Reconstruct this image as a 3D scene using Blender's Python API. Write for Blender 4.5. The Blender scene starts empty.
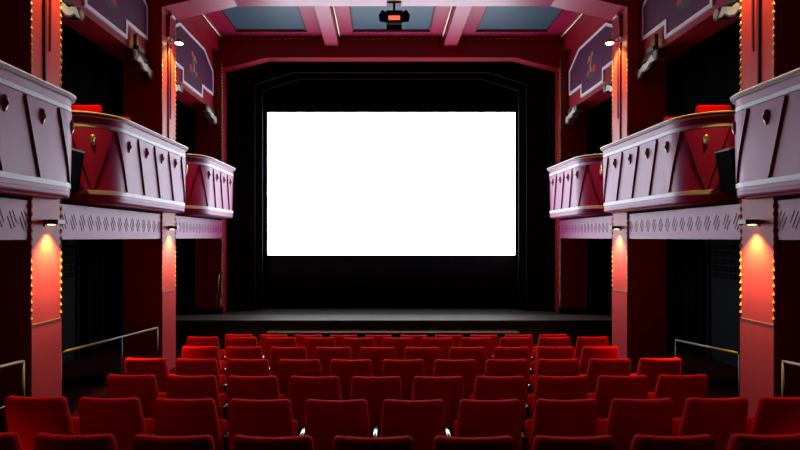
import bpy, bmesh, math, random
from mathutils import Vector, Matrix
random.seed(4)
PI = math.pi
sc = bpy.context.scene
COL = sc.collection
ZE = 2.42                     # eye height above the floor in front of the stage

# ---------------------------------------------------------------- camera
cam_d = bpy.data.cameras.new('camera'); cam = bpy.data.objects.new('camera', cam_d); COL.objects.link(cam)
cam.location = (-0.232, 0, ZE); cam.rotation_euler = (PI / 2, 0, 0)
cam_d.sensor_width = 36; cam_d.lens = 535 / 800 * 36
cam_d.shift_x = 18.5 / 800; cam_d.shift_y = 12 / 800; cam_d.clip_start = 0.05
sc.camera = cam
# ---------------------------------------------------------------- world, exposure
w = bpy.data.worlds.new('world'); sc.world = w; w.use_nodes = True
w.node_tree.nodes['Background'].inputs[0].default_value = (0.004, 0.004, 0.006, 1)
w.node_tree.nodes['Background'].inputs[1].default_value = 0.3
sc.view_settings.view_transform = 'Standard'; sc.view_settings.look = 'None'
sc.view_settings.gamma = 1; sc.view_settings.exposure = 0.0
try: sc.view_settings.use_curve_mapping = False
except Exception: pass
SCREEN_POWER = 8.5
LOW_LAMP = 560.0
HIGH_LAMP = 460.0

# ---------------------------------------------------------------- materials
def new_mat(name):
    m = bpy.data.materials.new(name); m.use_nodes = True
    nt = m.node_tree; return m, nt, nt.nodes['Principled BSDF']
def mat(name, col, rough=0.5, metal=0.0, spec=0.5, vary=0.12, scale=6.0, bump=0.0, bscale=60.0, sheen=0.0, sheen_col=None, coat=0.0, grain=None):
    m, nt, b = new_mat(name)
    tc = nt.nodes.new('ShaderNodeTexCoord')
    mp = nt.nodes.new('ShaderNodeMapping'); nt.links.new(tc.outputs['Object'], mp.inputs[0])
    if grain: mp.inputs['Scale'].default_value = grain
    n = nt.nodes.new('ShaderNodeTexNoise'); n.inputs['Scale'].default_value = scale; n.inputs['Detail'].default_value = 4
    nt.links.new(mp.outputs[0], n.inputs['Vector'])
    mix = nt.nodes.new('ShaderNodeMix'); mix.data_type = 'RGBA'
    a = [max(0, c * (1 - vary)) for c in col]; c2 = [min(1, c * (1 + vary)) for c in col]
    mix.inputs[6].default_value = (*a, 1); mix.inputs[7].default_value = (*c2, 1)
    nt.links.new(n.outputs['Fac'], mix.inputs[0]); nt.links.new(mix.outputs[2], b.inputs['Base Color'])
    rr = nt.nodes.new('ShaderNodeMapRange'); rr.inputs[3].default_value = max(0.02, rough - 0.05); rr.inputs[4].default_value = rough + 0.05
    nt.links.new(n.outputs['Fac'], rr.inputs[0]); nt.links.new(rr.outputs[0], b.inputs['Roughness'])
    b.inputs['Metallic'].default_value = metal; b.inputs['Specular IOR Level'].default_value = spec
    if sheen:
        b.inputs['Sheen Weight'].default_value = sheen; b.inputs['Sheen Roughness'].default_value = 0.35
        b.inputs['Sheen Tint'].default_value = (*(sheen_col or col), 1)
    if coat: b.inputs['Coat Weight'].default_value = coat; b.inputs['Coat Roughness'].default_value = 0.12
    if bump:
        n2 = nt.nodes.new('ShaderNodeTexNoise'); n2.inputs['Scale'].default_value = bscale; n2.inputs['Detail'].default_value = 3
        nt.links.new(mp.outputs[0], n2.inputs['Vector'])
        bp = nt.nodes.new('ShaderNodeBump'); bp.inputs['Strength'].default_value = bump; bp.inputs['Distance'].default_value = 0.01
        nt.links.new(n2.outputs['Fac'], bp.inputs['Height']); nt.links.new(bp.outputs[0], b.inputs['Normal'])
    return m
def emit(name, col, power):
    m, nt, b = new_mat(name)
    b.inputs['Base Color'].default_value = (0.8, 0.8, 0.8, 1)
    b.inputs['Emission Color'].default_value = (*col, 1); b.inputs['Emission Strength'].default_value = power
    return m
M = {}
M['red'] = mat('red_gloss_paint', (0.22, 0.001, 0.010), 0.42, spec=0.38, bump=0.08, bscale=14, grain=(1, 1, 0.35))
M['ceil'] = mat('ceiling_red_gloss', (0.28, 0.002, 0.040), 0.40, spec=0.52, bump=0.05, bscale=10)
M['front'] = mat('mauve_red_satin_paint', (0.25, 0.006, 0.110), 0.44, spec=0.31, bump=0.05, bscale=9)
M['col'] = mat('red_column_paint', (0.33, 0.028, 0.036), 0.42, spec=0.18, bump=0.08, bscale=14, grain=(1, 1, 0.3))
M['deepred'] = mat('deep_red_paint', (0.09, 0.001, 0.004), 0.5, spec=0.3)
M['maroon'] = mat('maroon_batten_paint', (0.07, 0.002, 0.006), 0.55, spec=0.2)
M['pale'] = mat('pale_grey_band_paint', (0.52, 0.56, 0.56), 0.45, vary=0.08, bump=0.05)
M['white'] = mat('white_trim_paint', (0.62, 0.56, 0.60), 0.5, vary=0.06)
M['purple'] = mat('dusky_purple_panel', (0.075, 0.014, 0.045), 0.6, spec=0.2, vary=0.35, scale=3.0, bump=0.1, bscale=20)
M['gold'] = mat('old_gold_leaf', (0.42, 0.25, 0.06), 0.45, metal=0.4, vary=0.2)
M['silver'] = mat('tarnished_silver_leaf', (0.58, 0.56, 0.50), 0.4, metal=0.35, vary=0.25, scale=18)
M['umber'] = mat('umber_stained_wood', (0.055, 0.026, 0.016), 0.5, vary=0.3, scale=20)
M['bronze'] = mat('dark_bronze', (0.40, 0.33, 0.24), 0.32, metal=0.75, vary=0.3, scale=30)
M['velvet'] = mat('red_velvet', (0.49, 0.0008, 0.002), 0.9, spec=0.05, sheen=0.40, sheen_col=(1.0, 0.006, 0.025), vary=0.15, scale=9, bump=0.10, bscale=260)
M['black'] = mat('black_plastic', (0.008, 0.008, 0.010), 0.4, vary=0.2)
M['matteblack'] = mat('matte_black_cabinet', (0.003, 0.003, 0.0035), 0.95, spec=0.04, vary=0.2)
M['armtop'] = mat('glossy_dark_lacquer', (0.012, 0.010, 0.011), 0.10, spec=0.8, coat=1.0, vary=0.2)
M['shell'] = mat('dark_seat_metal', (0.012, 0.010, 0.011), 0.4, vary=0.2)
M['drape'] = mat('black_velour', (0.0016, 0.0016, 0.0022), 0.95, spec=0.03, vary=0.2)
M['masking'] = mat('black_masking_cloth', (0.003, 0.003, 0.0045), 0.9, spec=0.06, vary=0.15)
M['portal'] = mat('charcoal_portal_paint', (0.0040, 0.0035, 0.0055), 0.9, spec=0.06, vary=0.15)
M['wallblack'] = mat('blackened_wall', (0.0022, 0.0022, 0.0028), 0.85, spec=0.08)
M['doorblue'] = mat('midnight_blue_paint', (0.0028, 0.0034, 0.0055), 0.7, spec=0.12)
M['slate'] = mat('slate_blue_coffer', (0.042, 0.075, 0.105), 0.45, spec=0.4, vary=0.15, scale=2.0)
M['brass'] = mat('dull_brass_rail', (0.06, 0.053, 0.050), 0.45, metal=0.3, vary=0.15)
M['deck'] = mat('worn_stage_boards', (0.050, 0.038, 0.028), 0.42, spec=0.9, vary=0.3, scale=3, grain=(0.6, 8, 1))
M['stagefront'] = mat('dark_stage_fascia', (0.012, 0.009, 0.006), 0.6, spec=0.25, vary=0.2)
M['carpet'] = mat('dark_red_carpet', (0.016, 0.0006, 0.001), 0.95, spec=0.03, bump=0.3, bscale=300)
M['tan'] = mat('worn_tan_edge', (0.12, 0.075, 0.04), 0.6)
M['screen'] = emit('lit_screen', (0.80, 0.87, 1.0), SCREEN_POWER)
M['lens'] = emit('glowing_red_lens', (1.0, 0.13, 0.07), 1.3)
M['bulb'] = emit('warm_lamp_glass', (1.0, 0.62, 0.22), 30.0)
M['bulb_low'] = emit('warm_strip_glass', (1.0, 0.62, 0.22), 6.0)
M['flesh'] = mat('painted_flesh_tone', (0.30, 0.13, 0.06), 0.6)
M['leafgreen'] = mat('painted_dark_green', (0.02, 0.025, 0.02), 0.6)
M['rose'] = mat('painted_rose_red', (0.35, 0.01, 0.015), 0.6)

# ---------------------------------------------------------------- helpers
def finish(name, bm, m, parent=None, smooth=False, angle=None):
    bmesh.ops.recalc_face_normals(bm, faces=bm.faces[:])
    me = bpy.data.meshes.new(name); bm.to_mesh(me); bm.free()
    me.materials.append(M[m] if isinstance(m, str) else m)
    if smooth:
        for p in me.polygons: p.use_smooth = True
        if angle: me.set_sharp_from_angle(angle=angle)
    o = bpy.data.objects.new(name, me); COL.objects.link(o)
    if parent: o.parent = parent
    return o
def share(o, parent=None, loc=None, rot=None):
    c = o.copy(); COL.objects.link(c); c.parent = parent
    if loc is not None: c.location = loc
    if rot is not None: c.rotation_euler = rot
    return c
def tag(o, label, cat, group=None):
    o['label'] = label; o['category'] = cat
    if group: o['group'] = group
    return o
def struct(o):
    o['kind'] = 'structure'; return o
def empty(name, loc, label=None, cat=None, group=None):
    o = bpy.data.objects.new(name, None); COL.objects.link(o); o.location = loc; o.empty_display_size = 0.1
    if label: tag(o, label, cat, group)
    return o
def box(bm, x0, x1, y0, y1, z0, z1, bev=0.0):
    r = bmesh.ops.create_cube(bm, size=1)
    vs = r['verts']
    bmesh.ops.scale(bm, vec=(abs(x1 - x0), abs(y1 - y0), abs(z1 - z0)), verts=vs)
    bmesh.ops.translate(bm, vec=((x0 + x1) / 2, (y0 + y1) / 2, (z0 + z1) / 2), verts=vs)
    if bev:
        es = list({e for v in vs for e in v.link_edges})
        bmesh.ops.bevel(bm, geom=es, offset=bev, segments=2, profile=0.6, affect='EDGES')
def bx(name, m, x0, x1, y0, y1, z0, z1, parent=None, bev=0.0, rel=None):
    # box in world coordinates; rel: origin of the parent
    ox, oy, oz = rel if rel else (0, 0, 0)
    bm = bmesh.new(); box(bm, x0 - ox, x1 - ox, y0 - oy, y1 - oy, z0 - oz, z1 - oz, bev)
    return finish(name, bm, m, parent)
def prism(bm, pts, axis, a0, a1):
    """extrude a 2D outline along an axis: 'x' -> pts are (y,z); 'y' -> (x,z); 'z' -> (x,y)"""
    def P(p, a):
        return {'x': (a, p[0], p[1]), 'y': (p[0], a, p[1]), 'z': (p[0], p[1], a)}[axis]
    v0 = [bm.verts.new(P(p, a0)) for p in pts]; v1 = [bm.verts.new(P(p, a1)) for p in pts]
    bm.faces.new(v0); bm.faces.new(v1[::-1]); n = len(pts)
    for i in range(n): bm.faces.new((v0[i], v0[(i + 1) % n], v1[(i + 1) % n], v1[i]))
def tube(bm, pts, r, seg=8):
    rings = []
    pts = [Vector(p) for p in pts]
    for i, p in enumerate(pts):
        t = (pts[min(i + 1, len(pts) - 1)] - pts[max(i - 1, 0)]).normalized()
        u = t.cross(Vector((0, 0, 1)))
        if u.length < 1e-3: u = t.cross(Vector((0, 1, 0)))
        u.normalize(); v = t.cross(u)
        rings.append([bm.verts.new(p + r * (math.cos(a) * u + math.sin(a) * v)) for a in [2 * PI * k / seg for k in range(seg)]])
    for a, b in zip(rings, rings[1:]):
        for k in range(seg): bm.faces.new((a[k], a[(k + 1) % seg], b[(k + 1) % seg], b[k]))
    bm.faces.new(rings[0][::-1]); bm.faces.new(rings[-1])
def cyl(bm, c, axis, r, h, seg=16, r2=None):
    res = bmesh.ops.create_cone(bm, cap_ends=True, segments=seg, radius1=r, radius2=r if r2 is None else r2, depth=h)
    rot = {'x': Matrix.Rotation(PI / 2, 3, 'Y'), 'y': Matrix.Rotation(-PI / 2, 3, 'X'), 'z': Matrix.Identity(3)}[axis]
    bmesh.ops.rotate(bm, matrix=rot, cent=(0, 0, 0), verts=res['verts']); bmesh.ops.translate(bm, vec=c, verts=res['verts'])
def bead_strip(name, p0, p1, pitch, r, m, parent, rel, stretch=1.15):
    """a run of small pointed beads along a line"""
    p0 = Vector(p0) - Vector(rel); p1 = Vector(p1) - Vector(rel); L = (p1 - p0).length; n = max(2, int(L / pitch)); d = (p1 - p0) / n
    t = d.normalized(); u = t.orthogonal().normalized(); v = t.cross(u)
    bm = bmesh.new()
    for i in range(n):
        c = p0 + d * (i + 0.5)
        ring = [bm.verts.new(c + r * (math.cos(a) * u + math.sin(a) * v)) for a in [PI / 3 * k + 0.3 for k in range(6)]]
        a = bm.verts.new(c + t * d.length * 0.5 * stretch); b = bm.verts.new(c - t * d.length * 0.5 * stretch)
        for k in range(6):
            bm.faces.new((ring[k], ring[(k + 1) % 6], a)); bm.faces.new((ring[(k + 1) % 6], ring[k], b))
    return finish(name, bm, m, parent)
def rounded_box(bm, hx, hy, hz, r, n=5, m=4, fn=None):
    """box with rounded edges of radius r; n interior steps, m steps in each rounding; fn deforms each point"""
    # parameter line: -2..-1 rounding, -1..1 flat, 1..2 rounding
    line = [-2 + k / m for k in range(m)] + [-1 + 2 * k / n for k in range(n)] + [1 + k / m for k in range(m + 1)]
    def pos(a, b, c):
        core = []; off = []
        for t, h in ((a, hx), (b, hy), (c, hz)):
            q = max(-1, min(1, t)); core.append(q * (h - r)); off.append(t - q)
        v = Vector([math.tan(o * PI / 4) if abs(o) <= 1 else o for o in off])
        if v.length > 1e-9: v = v.normalized() * r
        p = Vector(core) + v
        return fn(p) if fn else p
    cache = {}
    def V(a, b, c):
        p = pos(a, b, c); k = (round(p.x, 5), round(p.y, 5), round(p.z, 5))
        if k not in cache: cache[k] = bm.verts.new(p)
        return cache[k]
    for ax in range(3):
        for s in (-2, 2):
            for i in range(len(line) - 1):
                for j in range(len(line) - 1):
                    q = []
                    for (ii, jj) in ((i, j), (i + 1, j), (i + 1, j + 1), (i, j + 1)):
                        t = [line[ii], line[jj]]; t.insert(ax, s); q.append(V(*t))
                    q2 = []
                    for v in q:
                        if v not in q2: q2.append(v)
                    if len(q2) >= 3:
                        try: bm.faces.new(q2)
                        except ValueError: pass
SIDE = {-1: 'left', 1: 'right'}

# ---------------------------------------------------------------- hall measures (z relative to the eye -> add ZE)
W = 4.08; WD = 4.76; XO = 6.4
COLS = [(5.88, 6.42), (9.39, 9.99)]
ROWD = {n: 0.92 * n + 0.17 for n in range(3, 10)}
ROWTOP = {3: -1.10, 4: -1.177, 5: -1.248, 6: -1.308, 7: -1.365, 8: -1.42, 9: -1.552}
CH = 0.86
FLOOR = {n: ROWTOP[n] - CH + ZE for n in ROWTOP}

# ---------------------------------------------------------------- structure: floor (terraced), walls, ceiling
bm = bmesh.new()
prof = [(-3.0, -0.4), (-3.0, FLOOR[3]), (ROWD[4] - 0.3, FLOOR[3])]
for n in range(4, 10):
    y = ROWD[n] - 0.3
    prof += [(y, FLOOR[n]), (ROWD[n + 1] - 0.3 if n < 9 else 9.3, FLOOR[n])]
prof += [(9.3, 0.0), (15.6, 0.0), (15.6, -0.4)]
prism(bm, prof, 'x', -XO - 0.2, XO + 0.2)
floor = struct(finish('floor', bm, 'carpet'))
struct(bx('wall_left', 'wallblack', -XO - 0.2, -XO, -3, 15.6, -0.4, 7.7))
struct(bx('wall_right', 'wallblack', XO, XO + 0.2, -3, 15.6, -0.4, 7.7))
struct(bx('wall_rear', 'wallblack', -XO, XO, -3.2, -3, -0.4, 7.7))
struct(bx('wall_stage_back', 'wallblack', -XO, XO, 15.4, 15.6, 0.0, 7.7))
CZ = 4.92 + ZE
ceiling = struct(bx('ceiling', 'red', -XO - 0.2, XO + 0.2, -3.2, 15.6, CZ, CZ + 0.2))
for s in (-1, 1):
    struct(bx('floor_gallery_' + SIDE[s], 'wallblack', s * WD, s * XO, -3, 13.0, ZE + 0.30, ZE + 0.42))

# ceiling parts between the rear cross beam and the proscenium
zf = 4.84 + ZE
for (x0, x1) in ((-4.14, -3.68), (-1.98, -0.92), (0.92, 1.98), (3.68, 4.14)):
    bx('coffer_frame', 'ceil', x0, x1, 9.99, 13.0, zf, CZ, ceiling)
for (x0, x1) in ((-3.68, -1.98), (-0.92, 0.92), (1.98, 3.68)):
    bx('coffer_frame', 'ceil', x0, x1, 12.63, 13.0, zf, CZ, ceiling)
    bx('coffer_frame', 'ceil', x0, x1, 9.99, 10.35, zf, CZ, ceiling)
    bx('coffer_panel', 'slate', x0, x1, 10.35, 12.63, CZ - 0.025, CZ, ceiling)
    for (a, b, c, d) in ((x0, x0 + 0.03, 10.35, 12.63), (x1 - 0.03, x1, 10.35, 12.63)):
        bx('coffer_moulding', 'deepred', a, b, c, d, zf + 0.015, CZ - 0.025, ceiling)
for s in (-1, 1):
    x = s * 1.43
    tb = struct(bx('trim_%d' % (6 + s), 'ceil', x - 0.16, x + 0.16, 9.99, 13.0, 4.62 + ZE, zf, bev=0.012))
    bead_strip('bead_trim', (x - s * 0.19, 10.0, zf - 0.02), (x - s * 0.19, 12.97, zf - 0.02), 0.11, 0.026, 'bronze', tb, (0, 0, 0))
for i, (y0, y1) in enumerate(COLS):
    bm = bmesh.new()
    prism(bm, [(-W, 4.04 + ZE), (-2.92, 4.31 + ZE), (2.92, 4.31 + ZE), (W, 4.04 + ZE), (W, CZ), (-W, CZ)], 'y', y0, y1)
    struct(finish('trim_%d' % (8 + i), bm, 'ceil'))

# upper side walls: a cornice above each spandrel
for s in (-1, 1):
    for i, (y0, y1) in enumerate(((COLS[0][1], COLS[1][0]), (COLS[1][1], 13.0))):
        tb = struct(bx('trim_%d' % (i + 1 + (0 if s < 0 else 2)), 'red', s * 4.14, s * WD, y0, y1, 4.50 + ZE, CZ))
        if i == 1: bead_strip('bead_trim', (s * 4.10, 10.0, zf - 0.02), (s * 4.10, 12.97, zf - 0.02), 0.11, 0.026, 'bronze', tb, (0, 0, 0))

# ---------------------------------------------------------------- columns
PLACE = {0: 'nearer', 1: 'farther', 2: 'nearest'}
ALLCOLS = COLS + [(2.30, 2.86)]
def column(s, i):
    y0, y1 = ALLCOLS[i]; zb = (FLOOR[6], FLOOR[9], FLOOR[3])[i]
    rel = (s * (W + WD) / 2, (y0 + y1) / 2, zb)
    e = empty('column', rel, '%s tall square red column with gold beaded edges on the %s side' % (PLACE[i], SIDE[s]), 'column', 'side columns')
    zl = -0.97 + ZE; zt = 4.92 + ZE
    bx('shaft', 'col', s * W, s * WD, y0, y1, zl, zt, e, rel=rel)
    bx('dado', 'col', s * (W - 0.006), s * (WD + 0.0), y0 - 0.004, y1 + 0.004, zb, zl, e, rel=rel)
    bx('dado_line', 'tan', s * (W - 0.009), s * W, y0 - 0.004, y1 + 0.004, zl - 0.003, zl + 0.003, e, rel=rel)
    for y in (y0, y1):
        bead_strip('bead_strip', (s * (W + 0.004), y, zl + 0.02), (s * (W + 0.004), y, 4.02 + ZE), 0.088, 0.021, 'gold', e, rel)
    # slim tapering battens on the upper face
    ym = (y0 + y1) / 2
    bm = bmesh.new()
    prism(bm, [(ym - 0.055 - rel[1], 1.55 + ZE - zb), (ym - 0.035 - rel[1], 1.55 + ZE - zb), (ym - 0.02 - rel[1], 3.50 + ZE - zb), (ym - 0.075 - rel[1], 3.50 + ZE - zb)], 'x', s * (W - 0.022) - rel[0], s * W - rel[0])
    finish('batten', bm, 'maroon', e)
    bm = bmesh.new()
    prism(bm, [(ym + 0.040 - rel[1], 2.15 + ZE - zb), (ym + 0.055 - rel[1], 2.15 + ZE - zb), (ym + 0.075 - rel[1], 3.50 + ZE - zb), (ym + 0.035 - rel[1], 3.50 + ZE - zb)], 'x', s * (W - 0.018) - rel[0], s * W - rel[0])
    finish('batten', bm, 'maroon', e)
    # console at the head of the column
    bm = bmesh.new()
    prism(bm, [(s * W - rel[0], 3.98 + ZE - zb), (s * (W - 0.06) - rel[0], 3.98 + ZE - zb), (s * (W - 0.055) - rel[0], 3.82 + ZE - zb), (s * (W - 0.04) - rel[0], 3.68 + ZE - zb), (s * (W - 0.045) - rel[0], 3.6 + ZE - zb), (s * W - rel[0], 3.57 + ZE - zb)], 'y', ym - 0.10 - rel[1], ym + 0.16 - rel[1])
    finish('console', bm, 'red', e)
    bx('console_cap', 'white', s * W, s * (W - 0.075), ym - 0.05, ym + 0.12, 3.98 + ZE, 4.02 + ZE, e, rel=rel, bev=0.008)
for s in (-1, 1):
    for i in (0, 1, 2): column(s, i)

def low_lamp(s, i):
    y0, y1 = ALLCOLS[i]; ym = (y0 + y1) / 2; z = 0.15 + ZE
    rel = (s * W, ym, z)
    e = empty('wall_lamp', rel, 'black downlight on the %s %s column under the balcony' % (PLACE[i], SIDE[s]), 'lamp', 'column downlights')
    bx('back_plate', 'black', s * W, s * (W - 0.015), ym - 0.05, ym + 0.05, z - 0.03, z + 0.05, e, rel=rel)
    bx('housing', 'black', s * (W - 0.015), s * (W - 0.17), ym - 0.07, ym + 0.07, z - 0.005, z + 0.05, e, rel=rel, bev=0.006)
    bx('diffuser', 'bulb_low', s * (W - 0.035), s * (W - 0.075), ym - 0.04, ym + 0.04, z - 0.012, z - 0.005, e, rel=rel)
    L = bpy.data.lights.new('downlight', 'SPOT'); L.energy = LOW_LAMP; L.color = (1.0, 0.56, 0.07); L.spot_size = math.radians(98); L.spot_blend = 0.85; L.shadow_soft_size = 0.02
    o = bpy.data.objects.new('downlight', L); COL.objects.link(o); o.parent = e
    o.location = (-s * 0.085, 0, -0.03); o.rotation_euler = (0, s * math.radians(7), 0)
def high_lamp(s, i):
    y0, y1 = ALLCOLS[i]; ym = (y0 + y1) / 2; z = 3.52 + ZE
    rel = (s * W, ym, z)
    e = empty('wall_lamp', rel, 'glowing lamp high on the %s %s column below the ceiling' % (PLACE[i], SIDE[s]), 'lamp', 'upper column lamps')
    bm = bmesh.new(); cyl(bm, (-s * 0.165, 0.04, 0.03), 'z', 0.075, 0.05, 20); finish('housing', bm, 'bronze', e)
    bm = bmesh.new(); cyl(bm, (-s * 0.165, 0.04, 0.0), 'z', 0.066, 0.012, 20); finish('lamp_glass', bm, 'bulb', e)
    bm = bmesh.new(); tube(bm, [(0, 0.04, 0.035), (-s * 0.10, 0.04, 0.035)], 0.015); finish('arm', bm, 'bronze', e)
    L = bpy.data.lights.new('lamp_light', 'SPOT'); L.energy = HIGH_LAMP; L.color = (1.0, 0.60, 0.10); L.spot_size = math.radians(118); L.spot_blend = 0.9; L.shadow_soft_size = 0.05
    o = bpy.data.objects.new('lamp_light', L); COL.objects.link(o); o.parent = e
    o.location = (-s * 0.125, 0.04, -0.02)
for s in (-1, 1):
    for i in (0, 1): low_lamp(s, i); high_lamp(s, i)
    low_lamp(s, 2)

# ---------------------------------------------------------------- friezes under the balconies
stroke = None
def frieze(s, y0, y1, which):
    global stroke
    rel = (s * 4.42, (y0 + y1) / 2, ZE - 0.03)
    e = empty('frieze', rel, 'mauve frieze beam with rows of slanted cut marks, %s bay on the %s' % (which, SIDE[s]), 'frieze', 'frieze beams')
    bx('beam', 'front', s * 4.10, s * WD, y0, y1, ZE - 0.03, ZE + 0.30, e, rel=rel)
    bx('beam_top', 'front', s * 4.10, s * 4.3, y0, y1, ZE + 0.30, ZE + 0.40, e, rel=rel)
    n = int((y1 - y0) / 0.186); p = (y1 - y0) / n
    if stroke is None: stroke = {}
    if s not in stroke:
        bm = bmesh.new()
        for k in range(3):
            c = (k - 1) * 0.036; h = (0.066, 0.085, 0.066)[k]; zc = (k - 1) * 0.036
            sl = 0.48 * h
            prism(bm, [(c - sl - 0.003, zc + h), (c - sl + 0.003, zc + h), (c + sl + 0.003, zc - h), (c + sl - 0.003, zc - h)], 'x', -s * 0.004, 0.0)
        o = finish('frieze_motif', bm, 'maroon', e); stroke[s] = o.data; first = o
    else: first = None
    for k in range(n):
        if k == 0 and first: o = first
        else:
            o = bpy.data.objects.new('frieze_motif', stroke[s]); COL.objects.link(o); o.parent = e
        o.location = (s * 4.10 - rel[0], y0 + p * (k + 0.5) - rel[1], 0.215)
for s in (-1, 1):
    frieze(s, 2.9, COLS[0][0], 'nearest'); frieze(s, COLS[0][1], COLS[1][0], 'middle'); frieze(s, COLS[1][1], 12.972, 'farthest')

# ---------------------------------------------------------------- balconies
XF = 3.78
DV = 0.022
class Path:
    def __init__(self, s, y0, y1, r0=0.5, r1=0.4, xin=WD - 0.02, XF=XF):
        self.XF = XF
        self.s = s; self.seg = []
        self.L1 = xin - (XF + r0); self.A0 = r0 * PI / 2; self.L2 = (y1 - r1) - (y0 + r0); self.A1 = r1 * PI / 2; self.L3 = xin - (XF + r1)
        self.y0, self.y1, self.r0, self.r1, self.xin = y0, y1, r0, r1, xin
        self.total = self.L1 + self.A0 + self.L2 + self.A1 + self.L3
    def at(self, t):
        s = self.s
        if t <= self.L1: x, y, nx, ny = self.xin - t, self.y0, 0, -1
        elif t <= self.L1 + self.A0:
            a = (t - self.L1) / self.r0
            nx, ny = -math.sin(a), -math.cos(a); x, y = self.XF + self.r0 + self.r0 * nx, self.y0 + self.r0 + self.r0 * ny
        elif t <= self.L1 + self.A0 + self.L2: x, y, nx, ny = self.XF, self.y0 + self.r0 + t - self.L1 - self.A0, -1, 0
        elif t <= self.L1 + self.A0 + self.L2 + self.A1:
            a = (t - self.L1 - self.A0 - self.L2) / self.r1
            nx, ny = -math.cos(a), math.sin(a); x, y = self.XF + self.r1 + self.r1 * nx, self.y1 - self.r1 + self.r1 * ny
        else: x, y, nx, ny = self.XF + self.r1 + (t - self.L1 - self.A0 - self.L2 - self.A1), self.y1, 0, 1
        return Vector((s * x, y, 0)), Vector((s * nx, ny, 0))
    def stations(self):
        b = [0, self.L1, self.L1 + self.A0, self.L1 + self.A0 + self.L2, self.L1 + self.A0 + self.L2 + self.A1, self.total]
        out = []
        for a, c, n in zip(b, b[1:], (2, 12, 6, 12, 2)): out += [a + (c - a) * k / n for k in range(n)]
        return out + [self.total]
def sweep(bm, path, prof, rel):
    rel = Vector(rel); rings = []
    for t in path.stations():
        p, n = path.at(t)
        rings.append([bm.verts.new(p + n * o + Vector((0, 0, z)) - rel) for o, z in prof])
    k = len(prof)
    for a, b in zip(rings, rings[1:]):
        for i in range(k): bm.faces.new((a[i], a[(i + 1) % k], b[(i + 1) % k], b[i]))
    bm.faces.new(rings[0]); bm.faces.new(rings[-1][::-1])
mask_mesh = None
def mask(parent, path, t, rel, z):
    """small face mask with brow, nose and pointed beard"""
    global mask_mesh
    if mask_mesh is None:
        bm = bmesh.new()
        prof = [(0.082, 0.012), (0.074, 0.026), (0.056, 0.036), (0.036, 0.039), (0.014, 0.034), (0.0, 0.036), (-0.018, 0.031), (-0.032, 0.033), (-0.052, 0.025), (-0.070, 0.016), (-0.082, 0.007)]
        rings = []
        for z_, r in prof:
            ring = []
            for k in range(11):
                a = PI * k / 10
                bulge = 1.0 + (0.35 if (k == 5 and -0.025 < z_ < 0.035) else 0) - (0.15 if (k in (3, 7) and 0.005 < z_ < 0.02) else 0)
                ring.append(bm.verts.new((r * 0.85 * math.cos(a), -r * 0.9 * math.sin(a) * bulge, z_)))
            rings.append(ring)
        for a, b in zip(rings, rings[1:]):
            for k in range(10): bm.faces.new((a[k], a[k + 1], b[k + 1], b[k]))
        bm.faces.new(rings[0]); bm.faces.new(rings[-1])
        o = finish('mask_ornament', bm, 'bronze', parent, smooth=True, angle=1.0); mask_mesh = o.data
    else:
        o = bpy.data.objects.new('mask_ornament', mask_mesh); COL.objects.link(o); o.parent = parent
    p, n = path.at(t)
    o.location = p + n * (DV + 0.008) + Vector((0, 0, z)) - Vector(rel)
    o.rotation_euler = (0, 0, math.atan2(n.x, -n.y))
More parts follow.
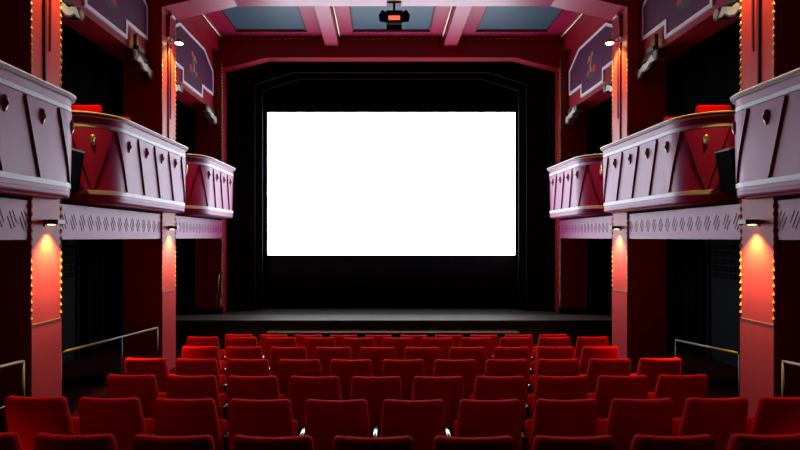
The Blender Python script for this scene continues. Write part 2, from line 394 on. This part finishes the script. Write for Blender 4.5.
def balcony(s, y0, y1, which, pitch, t0, xf=XF):
    pa = Path(s, y0, y1, XF=xf)
    rel = (s * 4.4, (y0 + y1) / 2, ZE + 0.42)
    e = empty('balcony', rel, '%s red theatre balcony on the %s, bowed front with zigzag battens and masks' % (which, SIDE[s]), 'balcony', 'side balconies')
    def sw(name, m, prof, smooth=True, parent=None):
        bm = bmesh.new(); sweep(bm, pa, [(o, z + ZE) for o, z in prof], rel)
        return finish(name, bm, m, parent or e, smooth=smooth, angle=0.6)
    sw('parapet', 'front', [(0.0, 0.585), (0.012, 1.56), (-0.07, 1.56), (-0.07, 0.585)])
    sw('fascia', 'front', [(0.012, 1.478), (0.022, 1.478), (0.03, 1.56), (0.012, 1.56)])
    sw('skirt', 'front', [(0.012, 0.585), (0.012, 0.478), (0.006, 0.458), (-0.008, 0.446), (-0.09, 0.440), (-0.09, 0.585)])
    sw('skirt_groove', 'maroon', [(0.010, 0.512), (0.0145, 0.512), (0.0145, 0.506), (0.010, 0.506)])
    cap = sw('cap_rail', 'deepred', [(0.03, 1.56), (0.062, 1.572), (0.066, 1.598), (0.05, 1.612), (-0.10, 1.612), (-0.10, 1.56)])
    sw('cap_bead', 'white', [(0.060, 1.592), (0.076, 1.594), (0.079, 1.606), (0.068, 1.614), (0.05, 1.613)], parent=cap)
    sw('cap_bead', 'pale', [(0.03, 1.556), (0.052, 1.560), (0.062, 1.568), (0.058, 1.576), (0.03, 1.574)], parent=cap)
    sw('upper_band', 'pale', [(0.010, 1.422), (0.026, 1.426), (0.028, 1.474), (0.012, 1.478)])
    sw('lower_band', 'pale', [(0.0, 0.555), (0.022, 0.558), (0.022, 0.610), (0.0, 0.614)])
    # floor of the box, slightly bellied underneath
    bm = bmesh.new(); pts = [pa.at(t)[0] - pa.at(t)[1] * 0.06 for t in pa.stations()]
    prism(bm, [(p.x - rel[0], p.y - rel[1]) for p in pts], 'z', 0.438 + ZE - rel[2], 0.47 + ZE - rel[2])
    finish('balcony_floor', bm, 'red', e)
    # zigzag battens and masks
    def vee(tm, hw):
        # proud inverted-triangle board with chamfered edges
        zt, zb_, N = 1.412, 0.622, 8
        def ring(f, k, off):
            z = zt + (zb_ - zt) * f; h = hw + (0.012 - hw) * f + k; out = []
            for q in range(N + 1):
                p, n = pa.at(max(0.0, min(pa.total, tm + h * (2 * q / N - 1))))
                out.append(p + n * (off + 0.012 * (1 - f)) + Vector((0, 0, z + ZE)) - Vector(rel))
            return out
        bm = bmesh.new(); rows = []
        for k in range(9):
            rows.append([bm.verts.new(v) for v in ring(k / 8, -0.004, DV)])
        for a, b in zip(rows, rows[1:]):
            for q in range(N): bm.faces.new((a[q], a[q + 1], b[q + 1], b[q]))
        o = finish('vee_board', bm, 'front', e)
        bm = bmesh.new()
        for side in (0, N):
            A = [bm.verts.new(ring(k / 8, -0.004, DV)[side]) for k in range(9)]
            B = [bm.verts.new(ring(k / 8, 0.006, -0.002)[side]) for k in range(9)]
            for k in range(8): bm.faces.new((A[k], A[k + 1], B[k + 1], B[k]))
        finish('chamfer', bm, 'deepred', o)  # darker than the board: shade along the raised edges put into the colour
    t = t0
    while t < pa.total - 0.25:
        mask(e, pa, t, rel, 1.25 + ZE)
        vee(t, pitch / 2 - 0.022)
        t += pitch
    return e
for s in (-1, 1):
    balcony(s, 3.31, 6.36, 'nearest', 0.555, 0.76, XF if s < 0 else 3.82)
    balcony(s, 6.88, 9.93, 'middle', 0.555, 0.76)
    balcony(s, 10.37, 12.88, 'farthest', 0.50, 0.70, 3.73)

# ---------------------------------------------------------------- spandrel panels above the balconies, corbels
def spandrel(s, y0, y1, which):
    ym = (y0 + y1) / 2; rel = (s * 4.53, ym, 3.05 + ZE)
    e = empty('spandrel', rel, 'dusky purple panel with white stepped border high in the %s bay on the %s' % (which, SIDE[s]), 'panel', 'spandrel panels')
    bx('beam', 'red', s * 4.30, s * WD, y0, y1, 3.05 + ZE, 4.50 + ZE, e, rel=rel)
    # outline of the panel, along y (a) and z
    a1, a2 = 1.365, 0.615
    def ol(k):
        c = k * 0.414
        return [(-a1 + k, 3.40 + k), (-a2 + k, 3.40 + k), (-a2 + k, 3.15 + k), (a2 - k, 3.15 + k), (a2 - k, 3.40 + k), (a1 - k, 3.40 + k), (a1 - k, 3.98 - c), (a1 - 0.62 - c, 4.31 - k), (-a1 + 0.62 + c, 4.31 - k), (-a1 + k, 3.98 - c)]
    bm = bmesh.new(); prism(bm, [(y, z + ZE - rel[2]) for y, z in ol(0.03)], 'x', s * 4.285 - rel[0], s * 4.30 - rel[0]); finish('painted_panel', bm, 'purple', e)
    A, B = ol(0.0), ol(0.055); n = len(A)
    for i in range(n):
        j = (i + 1) % n
        bm = bmesh.new(); prism(bm, [(y, z + ZE - rel[2]) for y, z in (A[i], A[j], B[j], B[i])], 'x', s * 4.272 - rel[0], s * 4.30 - rel[0]); finish('border_strip', bm, 'white', e)
    # small painted figure: seated child with a red cloth on dark leaves
    def blob(name, m, pts, depth):
        bm = bmesh.new(); prism(bm, [(-s * 0 + y, z + ZE - rel[2]) for y, z in pts], 'x', s * (4.285 - depth) - rel[0], s * 4.285 - rel[0]); finish(name, bm, m, e)
    sh = 3.72
    def arc(cy, cz, ry, rz, n=10, ph=0.0, wob=0.18):
        return [(cy + ry * math.cos(2 * PI * k / n + ph) * (1 + wob * math.sin(3 * k + ph)), cz + rz * math.sin(2 * PI * k / n + ph) * (1 + wob * math.cos(2.3 * k))) for k in range(n)]
    blob('painted_leaves', 'leafgreen', arc(0.05, sh - 0.22, 0.20, 0.075, 12, 0.4), 0.003)
    blob('painted_cloth', 'rose', arc(-0.13, sh - 0.13, 0.085, 0.085, 10, 1.1), 0.005)
    blob('painted_cloth', 'rose', arc(0.20, sh - 0.15, 0.075, 0.06, 10, 0.2), 0.005)
    blob('painted_figure', 'flesh', [(-0.02, sh - 0.17), (0.10, sh - 0.15), (0.12, sh - 0.02), (0.07, sh + 0.08), (0.13, sh + 0.13), (0.21, sh + 0.06), (0.24, sh + 0.09), (0.14, sh + 0.20), (0.06, sh + 0.20), (0.0, sh + 0.10), (0.03, sh - 0.02)], 0.007)
    blob('painted_figure', 'flesh', arc(-0.03, sh + 0.20, 0.055, 0.06, 10, 0.0, 0.05), 0.007)
corbel_mesh = {}
def corbel(s, y, d, which, col):
    """scrolled console: d=+1 points away from the camera, -1 towards it"""
    rel = (s * 4.34, y, 3.05 + ZE)
    e = empty('corbel', rel, 'silvered scroll bracket on the %s side at the %s end of the %s bay' % (SIDE[s], 'near' if d > 0 else 'far', which), 'bracket', 'scroll brackets')
    x0, x1 = -s * 0.10, s * 0.03
    top = [(0.0, -0.10), (0.10, -0.055), (0.20, -0.075), (0.32, -0.005), (0.42, -0.03), (0.55, 0.04), (0.64, 0.075), (0.72, 0.06)]
    bot = [(0.77, 0.0), (0.74, -0.06), (0.66, -0.075), (0.58, -0.055), (0.47, -0.135), (0.36, -0.165), (0.27, -0.145), (0.17, -0.225), (0.08, -0.255), (0.0, -0.235)]
    bm = bmesh.new(); prism(bm, [(d * a, b - 0.085) for a, b in top + bot], 'x', x0, x1); finish('scroll_body', bm, 'umber', e)
    bm = bmesh.new(); prism(bm, [(d * (0.02 + 0.86 * a), b * 0.80 - 0.105) for a, b in top[:-1] + bot[1:]], 'x', x0 - s * 0.022, x0); finish('scroll_inlay', bm, 'silver', e)
    bm = bmesh.new(); cyl(bm, (-s * 0.04, d * 0.69, -0.085), 'x', 0.085, 0.15, 16); finish('scroll_roll', bm, 'umber', e, smooth=True, angle=0.8)
    bm = bmesh.new(); cyl(bm, (-s * 0.122, d * 0.69, -0.085), 'x', 0.06, 0.016, 14, r2=0.05); finish('rosette', bm, 'bronze', e)
    bx('abacus', 'umber', rel[0] - s * 0.08, rel[0] + s * 0.05, rel[1], rel[1] + d * 0.60, rel[2] - 0.06, rel[2], e, rel=rel)
for s in (-1, 1):
    spandrel(s, COLS[0][1] + 0.024, COLS[1][0] - 0.024, 'middle'); spandrel(s, COLS[1][1] + 0.024, 12.972, 'farthest')
    corbel(s, COLS[0][1], 1, 'middle', 0); corbel(s, COLS[1][0], -1, 'middle', 1)
    corbel(s, COLS[1][1], 1, 'farthest', 1); corbel(s, 12.972, -1, 'farthest', 2)
    # little uplight on the corbel before the farther column
    rel = (s * 4.22, 8.72, 3.05 + ZE)
    e = empty('uplight', rel, 'small black uplight above the %s scroll bracket by the farther column' % SIDE[s], 'lamp', 'bracket uplights')
    bx('body', 'black', s * 4.17, s * 4.268, 8.68, 8.90, 3.05 + ZE, 3.11 + ZE, e, rel=rel, bev=0.005)
    bx('stem', 'black', s * 4.20, s * 4.26, 8.68, 8.73, 3.11 + ZE, 3.30 + ZE, e, rel=rel)
    bx('lens', 'bulb_low', s * 4.19, s * 4.25, 8.77, 8.87, 3.11 + ZE, 3.114 + ZE, e, rel=rel)
    L = bpy.data.lights.new('uplight_light', 'SPOT'); L.energy = 0.5; L.color = (1.0, 0.45, 0.15); L.spot_size = math.radians(110); L.spot_blend = 0.9; L.shadow_soft_size = 0.03
    o = bpy.data.objects.new('uplight_light', L); COL.objects.link(o); o.parent = e; o.location = (0, 0.10, 0.075); o.rotation_euler = (PI, 0, 0)

# ---------------------------------------------------------------- proscenium arch
rel = (0, 13.15, 0.57)
e = empty('proscenium_arch', rel, 'dark red proscenium arch with chamfered corners framing the stage', 'arch')
DZ = -1.85 + ZE
for s in (-1, 1):
    bx('pilaster', 'red', s * W, s * WD, 13.0, 13.3, DZ, 4.84 + ZE, e, rel=rel)
    bx('plinth', 'stagefront', s * (W - 0.005), s * (WD + 0.004), 12.992, 13.0, DZ, DZ + 0.14, e, rel=rel)
    bead_strip('bead_strip', (s * (W + 0.03), 12.995, DZ + 0.15), (s * (W + 0.03), 12.995, 4.3 + ZE), 0.075, 0.020, 'gold', e, rel)
    bead_strip('bead_strip', (s * (WD - 0.03), 12.995, DZ + 0.15), (s * (WD - 0.03), 12.995, 0.0 + ZE), 0.075, 0.016, 'gold', e, rel)
    bm = bmesh.new(); prism(bm, [(s * W, 4.09 + ZE - rel[2]), (s * 3.01, 4.36 + ZE - rel[2]), (s * W, 4.36 + ZE - rel[2])], 'y', -0.15, 0.15); finish('corner_brace', bm, 'red', e)
    struct(bx('wall_wing_' + SIDE[s], 'wallblack', s * (WD + 0.005), s * XO, 13.0, 13.3, DZ, CZ))
bx('header', 'red', -W, W, 13.0, 13.3, 4.36 + ZE, 4.84 + ZE, e, rel=rel)
bead_strip('bead_trim', (-4.05, 12.97, zf - 0.03), (4.05, 12.97, zf - 0.03), 0.14, 0.028, 'bronze', e, rel)

# black inner portal
rel = (0, 13.55, DZ)
e = empty('stage_portal', rel, 'charcoal black inner portal with cut corners around the screen', 'portal')
PX, PZ = 3.26, 4.02
def portal(name, px, pz, y0, y1, ox, oz, m):
    for s in (-1, 1):
        bx('portal_leg', m, s * px, s * ox, y0, y1, DZ, oz + ZE, e, rel=rel)
        bm = bmesh.new(); prism(bm, [(s * px, pz - 0.30 + ZE - rel[2]), (s * (px - 0.95), pz + ZE - rel[2]), (s * px, pz + ZE - rel[2])], 'y', y0 - rel[1], y1 - rel[1]); finish('portal_brace', bm, m, e)
    bx('portal_header', m, -px, px, y0, y1, pz + ZE, oz + ZE, e, rel=rel)
portal('outer', 3.42, 4.14, 13.45, 13.52, 4.7, 4.9, 'portal')
portal('inner', PX, PZ, 13.60, 13.66, 4.7, 4.9, 'portal')
# masking cloth around the screen
SX, SZ0, SZ1 = 3.235, -0.47, 3.255
SC = 0.024
rel = (0, 13.96, DZ)
e = empty('screen_masking', rel, 'black cloth masking bordering the cinema screen on all sides', 'masking')
for s in (-1, 1): bx('side_cloth', 'masking', SC + s * SX, s * 4.6, 13.94, 13.98, DZ, 4.6 + ZE, e, rel=rel)
bx('top_cloth', 'masking', SC - SX, SC + SX, 13.94, 13.98, SZ1 + ZE, 4.6 + ZE, e, rel=rel)
# the lower cloth hangs in slight folds
bm = bmesh.new(); N = 120; a = []; b = []
for k in range(N + 1):
    x = SC - SX + 2 * SX * k / N; y = -0.035 + 0.012 * math.sin(k * 0.9) + 0.006 * math.sin(k * 2.3)
    a.append(bm.verts.new((x, y, 0.0))); b.append(bm.verts.new((x, y, SZ0 + ZE - DZ)))
for k in range(N): bm.faces.new((a[k], a[k + 1], b[k + 1], b[k]))
o = finish('lower_cloth', bm, 'masking', e, smooth=True)
md = o.modifiers.new('thick', 'SOLIDIFY'); md.thickness = 0.01
e = empty('cinema_screen', (0, 14.02, SZ0 + ZE - 0.05), 'large bright white cinema screen lit up above the stage', 'screen')
bx('projection_surface', 'screen', SC - SX - 0.05, SC + SX + 0.05, 14.0, 14.02, SZ0 + ZE - 0.05, SZ1 + ZE + 0.05, e, rel=(0, 14.02, SZ0 + ZE - 0.05))
bx('screen_frame', 'black', SC - SX - 0.05, SC + SX + 0.05, 14.02, 14.08, SZ0 + ZE - 0.05, SZ1 + ZE + 0.05, e, rel=(0, 14.02, SZ0 + ZE - 0.05))

# ---------------------------------------------------------------- stage
rel = (0, 13.4, 0)
e = empty('stage', rel, 'low dark stage with worn board deck below the screen', 'stage')
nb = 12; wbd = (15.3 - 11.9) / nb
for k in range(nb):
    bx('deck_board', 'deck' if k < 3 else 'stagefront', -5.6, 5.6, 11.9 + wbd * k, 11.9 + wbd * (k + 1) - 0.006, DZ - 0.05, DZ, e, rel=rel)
bx('fascia', 'stagefront', -5.58, 5.58, 11.92, 11.97, 0, DZ - 0.05, e, rel=rel)
bx('nosing', 'stagefront', -5.6, 5.6, 11.87, 11.9, DZ - 0.06, DZ - 0.004, e, rel=rel)
rel = (0, 11.75, 0)
e = empty('stage_step', rel, 'long low wooden step in front of the stage', 'step')
zs = -2.065 + ZE
bx('tread', 'deck', -2.72, 2.75, 11.58, 11.9, zs - 0.035, zs, e, rel=rel)
bx('riser', 'stagefront', -2.68, 2.71, 11.61, 11.64, 0, zs - 0.035, e, rel=rel)
for x in (-2.66, 2.66): bx('step_end', 'stagefront', x - 0.03, x + 0.03, 11.64, 11.87, 0, zs - 0.035, e, rel=rel)
# cord hanging on the left pilaster
bm = bmesh.new(); tube(bm, [(-4.16, 12.95, 0.62 + 0.9), (-4.19, 12.95, 0.62 + 0.5), (-4.24, 12.95, 0.62 + 0.2), (-4.22, 12.95, 0.62 + 0.03), (-4.15, 12.95, 0.62 + 0.04), (-4.13, 12.95, 0.62 + 0.3)], 0.008, 6)
tag(finish('cord', bm, 'bronze', smooth=True), 'thin loose cord hanging on the left proscenium pilaster', 'cord')

# ---------------------------------------------------------------- ceiling spotlight with barn doors
rel = (0, 9.85, 4.31 + ZE)
e = empty('stage_spotlight', rel, 'black theatre spotlight with barn doors and glowing red lens under the beam', 'spotlight')
bx('mount_plate', 'maroon', -0.13, 0.13, 9.80, 9.985, 4.285 + ZE, 4.31 + ZE, e, rel=rel)
bx('yoke_stem', 'black', -0.02, 0.02, 9.83, 9.87, 4.13 + ZE, 4.285 + ZE, e, rel=rel)
for s in (-1, 1): bx('yoke_arm', 'black', s * 0.145, s * 0.155, 9.83, 9.87, 3.97 + ZE, 4.155 + ZE, e, rel=rel)
bx('yoke_bar', 'black', -0.155, 0.155, 9.83, 9.87, 4.14 + ZE, 4.155 + ZE, e, rel=rel)
bx('housing', 'matteblack', -0.14, 0.14, 9.74, 9.98, 3.915 + ZE, 4.125 + ZE, e, rel=rel, bev=0.012)
bx('lens', 'lens', -0.105, 0.105, 9.73, 9.741, 3.952 + ZE, 4.026 + ZE, e, rel=rel)
bx('lens_hood', 'maroon', -0.105, 0.105, 9.72, 9.741, 4.04 + ZE, 4.075 + ZE, e, rel=rel)
def door_flap(pts):
    bm = bmesh.new(); v = [Vector(p) - Vector(rel) for p in pts]
    n = (v[1] - v[0]).cross(v[2] - v[0]).normalized() * 0.006
    a = [bm.verts.new(p) for p in v]; b = [bm.verts.new(p + n) for p in v]
    bm.faces.new(a); bm.faces.new(b[::-1]); k = len(v)
    for i in range(k): bm.faces.new((a[i], a[(i + 1) % k], b[(i + 1) % k], b[i]))
    finish('barn_door', bm, 'matteblack', e)
zc = 3.995 + ZE
for s in (-1, 1):
    door_flap([(s * 0.14, 9.735, zc + 0.09), (s * 0.14, 9.735, zc - 0.09), (s * 0.26, 9.60, zc - 0.13), (s * 0.28, 9.58, zc - 0.02), (s * 0.22, 9.64, zc + 0.10)])
door_flap([(-0.12, 9.735, zc + 0.115), (0.12, 9.735, zc + 0.115), (0.14, 9.60, zc + 0.075), (-0.14, 9.60, zc + 0.075)])
door_flap([(-0.13, 9.735, zc - 0.135), (0.13, 9.735, zc - 0.135), (0.14, 9.68, zc - 0.235), (-0.14, 9.68, zc - 0.235)])

# ---------------------------------------------------------------- loudspeakers between the balconies
for s in (-1, 1):
    rel = (s * 4.2, 6.65, 0.56 + ZE)
    e = empty('loudspeaker', rel, 'black wedge loudspeaker with tan top edge beside the %s middle balcony' % SIDE[s], 'loudspeaker', 'side loudspeakers')
    xi0, xi1, xo = 4.00, 4.08, 4.45
    bm = bmesh.new(); prism(bm, [(s * xi1 - rel[0], 0.0), (s * xo - rel[0], -0.02), (s * xo - rel[0], 0.62), (s * xi0 - rel[0], 0.50)], 'y', 6.50 - rel[1], 6.79 - rel[1]); finish('cabinet', bm, 'matteblack', e)
    bm = bmesh.new(); prism(bm, [(s * xi0 - rel[0], 0.50), (s * xo - rel[0], 0.62), (s * xo - rel[0], 0.645), (s * xi0 - rel[0], 0.525)], 'y', 6.49 - rel[1], 6.80 - rel[1]); finish('top_board', bm, 'tan', e)
    bx('bracket', 'black', s * 4.20, s * 4.30, 6.42, 6.50, 0.70 + ZE, 0.95 + ZE, e, rel=rel)
    bm = bmesh.new(); cyl(bm, (s * 4.15 - rel[0], 6.498 - rel[1], 0.035), 'y', 0.018, 0.008, 12); finish('badge', bm, 'silver', e)

# ---------------------------------------------------------------- railings along the aisles
def railing(s, secs, label, low=None):
    x = s * (W + 0.03)
    (ya, za), (yb, zb) = secs[0], secs[-1]
    fz = lambda y: FLOOR[max(n for n in ROWD if n == 3 or ROWD[n] - 0.3 <= y)]
    rel = (x, (ya + yb) / 2, fz(ya))
    e = empty('railing', rel, label, 'railing', 'aisle railings')
    V = lambda p: tuple(Vector(p) - Vector(rel))
    bm = bmesh.new(); tube(bm, [V((x, y, z + ZE)) for y, z in secs], 0.019, 8); finish('handrail', bm, 'brass', e, smooth=True)
    for y, z in secs:
        if y < 3: continue
        bm = bmesh.new(); tube(bm, [V((x, y, fz(y))), V((x, y, z + ZE))], 0.017, 8); finish('post', bm, 'brass', e, smooth=True)
    if low:
        bm = bmesh.new(); tube(bm, [V((x, ya, za + ZE - 0.42)), V((x, yb, zb + ZE - 0.42))], 0.010, 8); finish('lower_rail', bm, 'brass', e, smooth=True)
railing(-1, [(6.46, -1.40), (7.98, -1.492), (9.25, -1.57)], 'long brass handrail on the left between the two red columns')
railing(1, [(6.48, -1.415), (7.88, -1.52)], 'short brass handrail on the right between the two red columns')
railing(-1, [(3.6, -1.20), (5.79, -1.345)], 'brass handrail at the left edge in front of the nearer column', True)
railing(1, [(3.6, -1.20), (5.78, -1.345)], 'brass handrail at the right edge in front of the nearer column')

# ---------------------------------------------------------------- side bays: black drapes and dark doors
def drape(s, y0, y1, z0, z1, label):
    bm = bmesh.new(); N = 60; a = []; b = []; x = s * (XO - 0.14)
    for k in range(N + 1):
        y = (y1 - y0) * (k / N - 0.5); dx = 0.04 * math.sin(k * 0.85) + 0.02 * math.sin(k * 2.1 + 1)
        a.append(bm.verts.new((dx, y, 0))); b.append(bm.verts.new((dx * 0.7, y, z1 - z0)))
    for k in range(N): bm.faces.new((a[k], a[k + 1], b[k + 1], b[k]))
    o = finish('drape', bm, 'drape', smooth=True); o.location = (x, (y0 + y1) / 2, z0)
    md = o.modifiers.new('thick', 'SOLIDIFY'); md.thickness = 0.012
    tag(o, label, 'drape', 'black side drapes')
for s in (-1, 1):
    drape(s, 6.6, 13.0, ZE + 0.42, ZE + 4.6, 'black drape hanging behind the upper %s balconies' % SIDE[s])
    drape(s, 10.9, 13.0, 0.0, ZE + 0.28, 'black drape at floor level in the %s far bay' % SIDE[s])
    # dark blue door with lattice lights
    n = 1 if s < 0 else 2
    rel = (s * XO, 10.15, 0.0)
    e = struct(empty('door_%d' % n, rel))
    bx('door_leaf', 'doorblue', s * (XO - 0.05), s * XO, 9.6, 10.7, 0.0, 2.36, e, rel=rel)
    for iy in range(4):
        for iz in range(5):
            y = 9.68 + iy * 0.25; z = 1.62 + iz * 0.14
            bx('door_pane', 'wallblack', s * (XO - 0.058), s * (XO - 0.05), y, y + 0.2, z, z + 0.10, e, rel=rel)
    bx('door_frame', 'wallblack', s * (XO - 0.08), s * XO, 9.5, 9.6, 0, 2.45, e, rel=rel)
    bx('door_frame', 'wallblack', s * (XO - 0.08), s * XO, 10.7, 10.8, 0, 2.45, e, rel=rel)

# ---------------------------------------------------------------- seats
PITCH = 0.55
def back_deform(p):
    # p: local centred box, hx along the row, hy thickness, hz height
    v = (p.z / 0.25 + 1) / 2          # 0 bottom .. 1 top
    wv = 1.0 - 0.135 * max(0, v) ** 1.2
    x = p.x * wv
    u = p.x / 0.254
    bulge = 0.030 * (1 - min(1, u * u))
    y = p.y - bulge + (1 - v) * 0.115 + 0.02
    z = p.z + 0.004 * u * u * max(0, v)
    return Vector((x, y, z + 0.61))
bm = bmesh.new(); rounded_box(bm, 0.254, 0.046, 0.25, 0.036, n=8, m=4, fn=back_deform)
seat0 = {}
def seat_parts():
    e = empty('theatre_chair', (0, 0, 0))
    seat0['root'] = e
    b = finish('backrest', bm, 'velvet', e, smooth=True)
    m2 = bmesh.new()
    def cush(p):
        q = Matrix.Rotation(math.radians(72), 3, 'X') @ p
        return Vector((q.x, q.y + 0.255, q.z + 0.445))
    rounded_box(m2, 0.225, 0.18, 0.045, 0.035, n=3, m=3, fn=cush); c = finish('seat_cushion', m2, 'velvet', e, smooth=True)
    m3 = bmesh.new(); box(m3, -0.20, 0.20, 0.17, 0.20, 0.28, 0.36, 0.008); box(m3, -0.23, 0.23, 0.155, 0.185, 0.30, 0.33, 0.004); finish('hinge_bar', m3, 'shell', e)
    return e
def arm_parts(e, sx, first=None):
    if first is None:
        m1 = bmesh.new(); rounded_box(m1, 0.020, 0.17, 0.018, 0.012, n=2, m=2, fn=lambda p: Vector((p.x, p.y + 0.28, p.z + 0.535)))
        a = finish('armrest', m1, 'armtop', e, smooth=True)
        m2 = bmesh.new(); prism(m2, [(0.14, 0.0), (0.42, 0.0), (0.40, 0.04), (0.30, 0.08), (0.30, 0.40), (0.42, 0.519), (0.14, 0.519), (0.16, 0.40), (0.18, 0.08), (0.14, 0.04)], 'x', -0.018, 0.018)
        b = finish('standard', m2, 'shell', e)
    else:
        a, b = share(first[0], e), share(first[1], e)
    a.location = (sx, 0, 0); b.location = (sx, 0, 0)
    return a, b
proto = seat_parts(); pc = [c for c in proto.children]
arm0 = arm_parts(proto, PITCH / 2)
ORD = ['first', 'second', 'third', 'fourth', 'fifth', 'sixth', 'seventh', 'eighth', 'ninth', 'tenth', 'eleventh']
ROWNAME = {9: 'front row nearest the stage', 8: 'second row from the stage', 7: 'third row from the stage', 6: 'fourth row from the stage', 5: 'fifth row from the stage', 4: 'second row from the camera', 3: 'row nearest the camera'}
firstseat = True
for n in range(9, 2, -1):
    xs = [(-2.475 + 0.55 * k) for k in range(10)] if n % 2 else [(-2.75 + 0.55 * k) for k in range(11)]
    if n == 3: xs = xs[:9]
    for k, x in enumerate(xs):
        if firstseat: e = proto; firstseat = False
        else:
            e = proto.copy(); COL.objects.link(e)
            for c in pc: share(c, e)
            arm_parts(e, PITCH / 2, arm0)
        if k == 0: arm_parts(e, -PITCH / 2, arm0)
        e.location = (x * 1.013, ROWD[n] + x * x / 100.0, FLOOR[n]); e.rotation_euler = (0, 0, x / 50.0)   # rows bow gently round the stage
        tag(e, 'red velvet theatre chair, %s from the left in the %s' % (ORD[k], ROWNAME[n]), 'chair', 'red theatre chairs')

# chairs in the middle balconies
for s in (-1, 1):
    for j, (px, py, rz, dz) in enumerate(((4.20, 7.35, 0.0, 0.0), (4.14, 8.05, 0.0, 0.0))):
        e = empty('box_chair', (s * px, py, 0.47 + ZE), 'red upholstered chair in the %s middle balcony, %s' % (SIDE[s], ('nearer of the two', 'farther of the two')[j]), 'chair', 'balcony chairs')
        e.rotation_euler = (0, 0, rz)
        m1 = bmesh.new(); rounded_box(m1, 0.23, 0.04, 0.42, 0.03, n=4, m=3, fn=lambda p: Vector((p.x * (1 - 0.06 * p.z), p.y - 0.06 * p.z - 0.18, p.z + 0.87 + dz))); finish('backrest', m1, 'velvet', e, smooth=True)
        m1 = bmesh.new(); rounded_box(m1, 0.23, 0.21, 0.05, 0.03, n=4, m=3, fn=lambda p: Vector((p.x, p.y + 0.02, p.z + 0.45))); finish('seat', m1, 'velvet', e, smooth=True)
        for ax in (-1, 1):
            for ay in (-1, 1):
                m1 = bmesh.new(); box(m1, ax * 0.19 - 0.018, ax * 0.19 + 0.018, ay * 0.17 - 0.018 + 0.02, ay * 0.17 + 0.018 + 0.02, 0.0, 0.41); finish('leg', m1, 'shell', e)
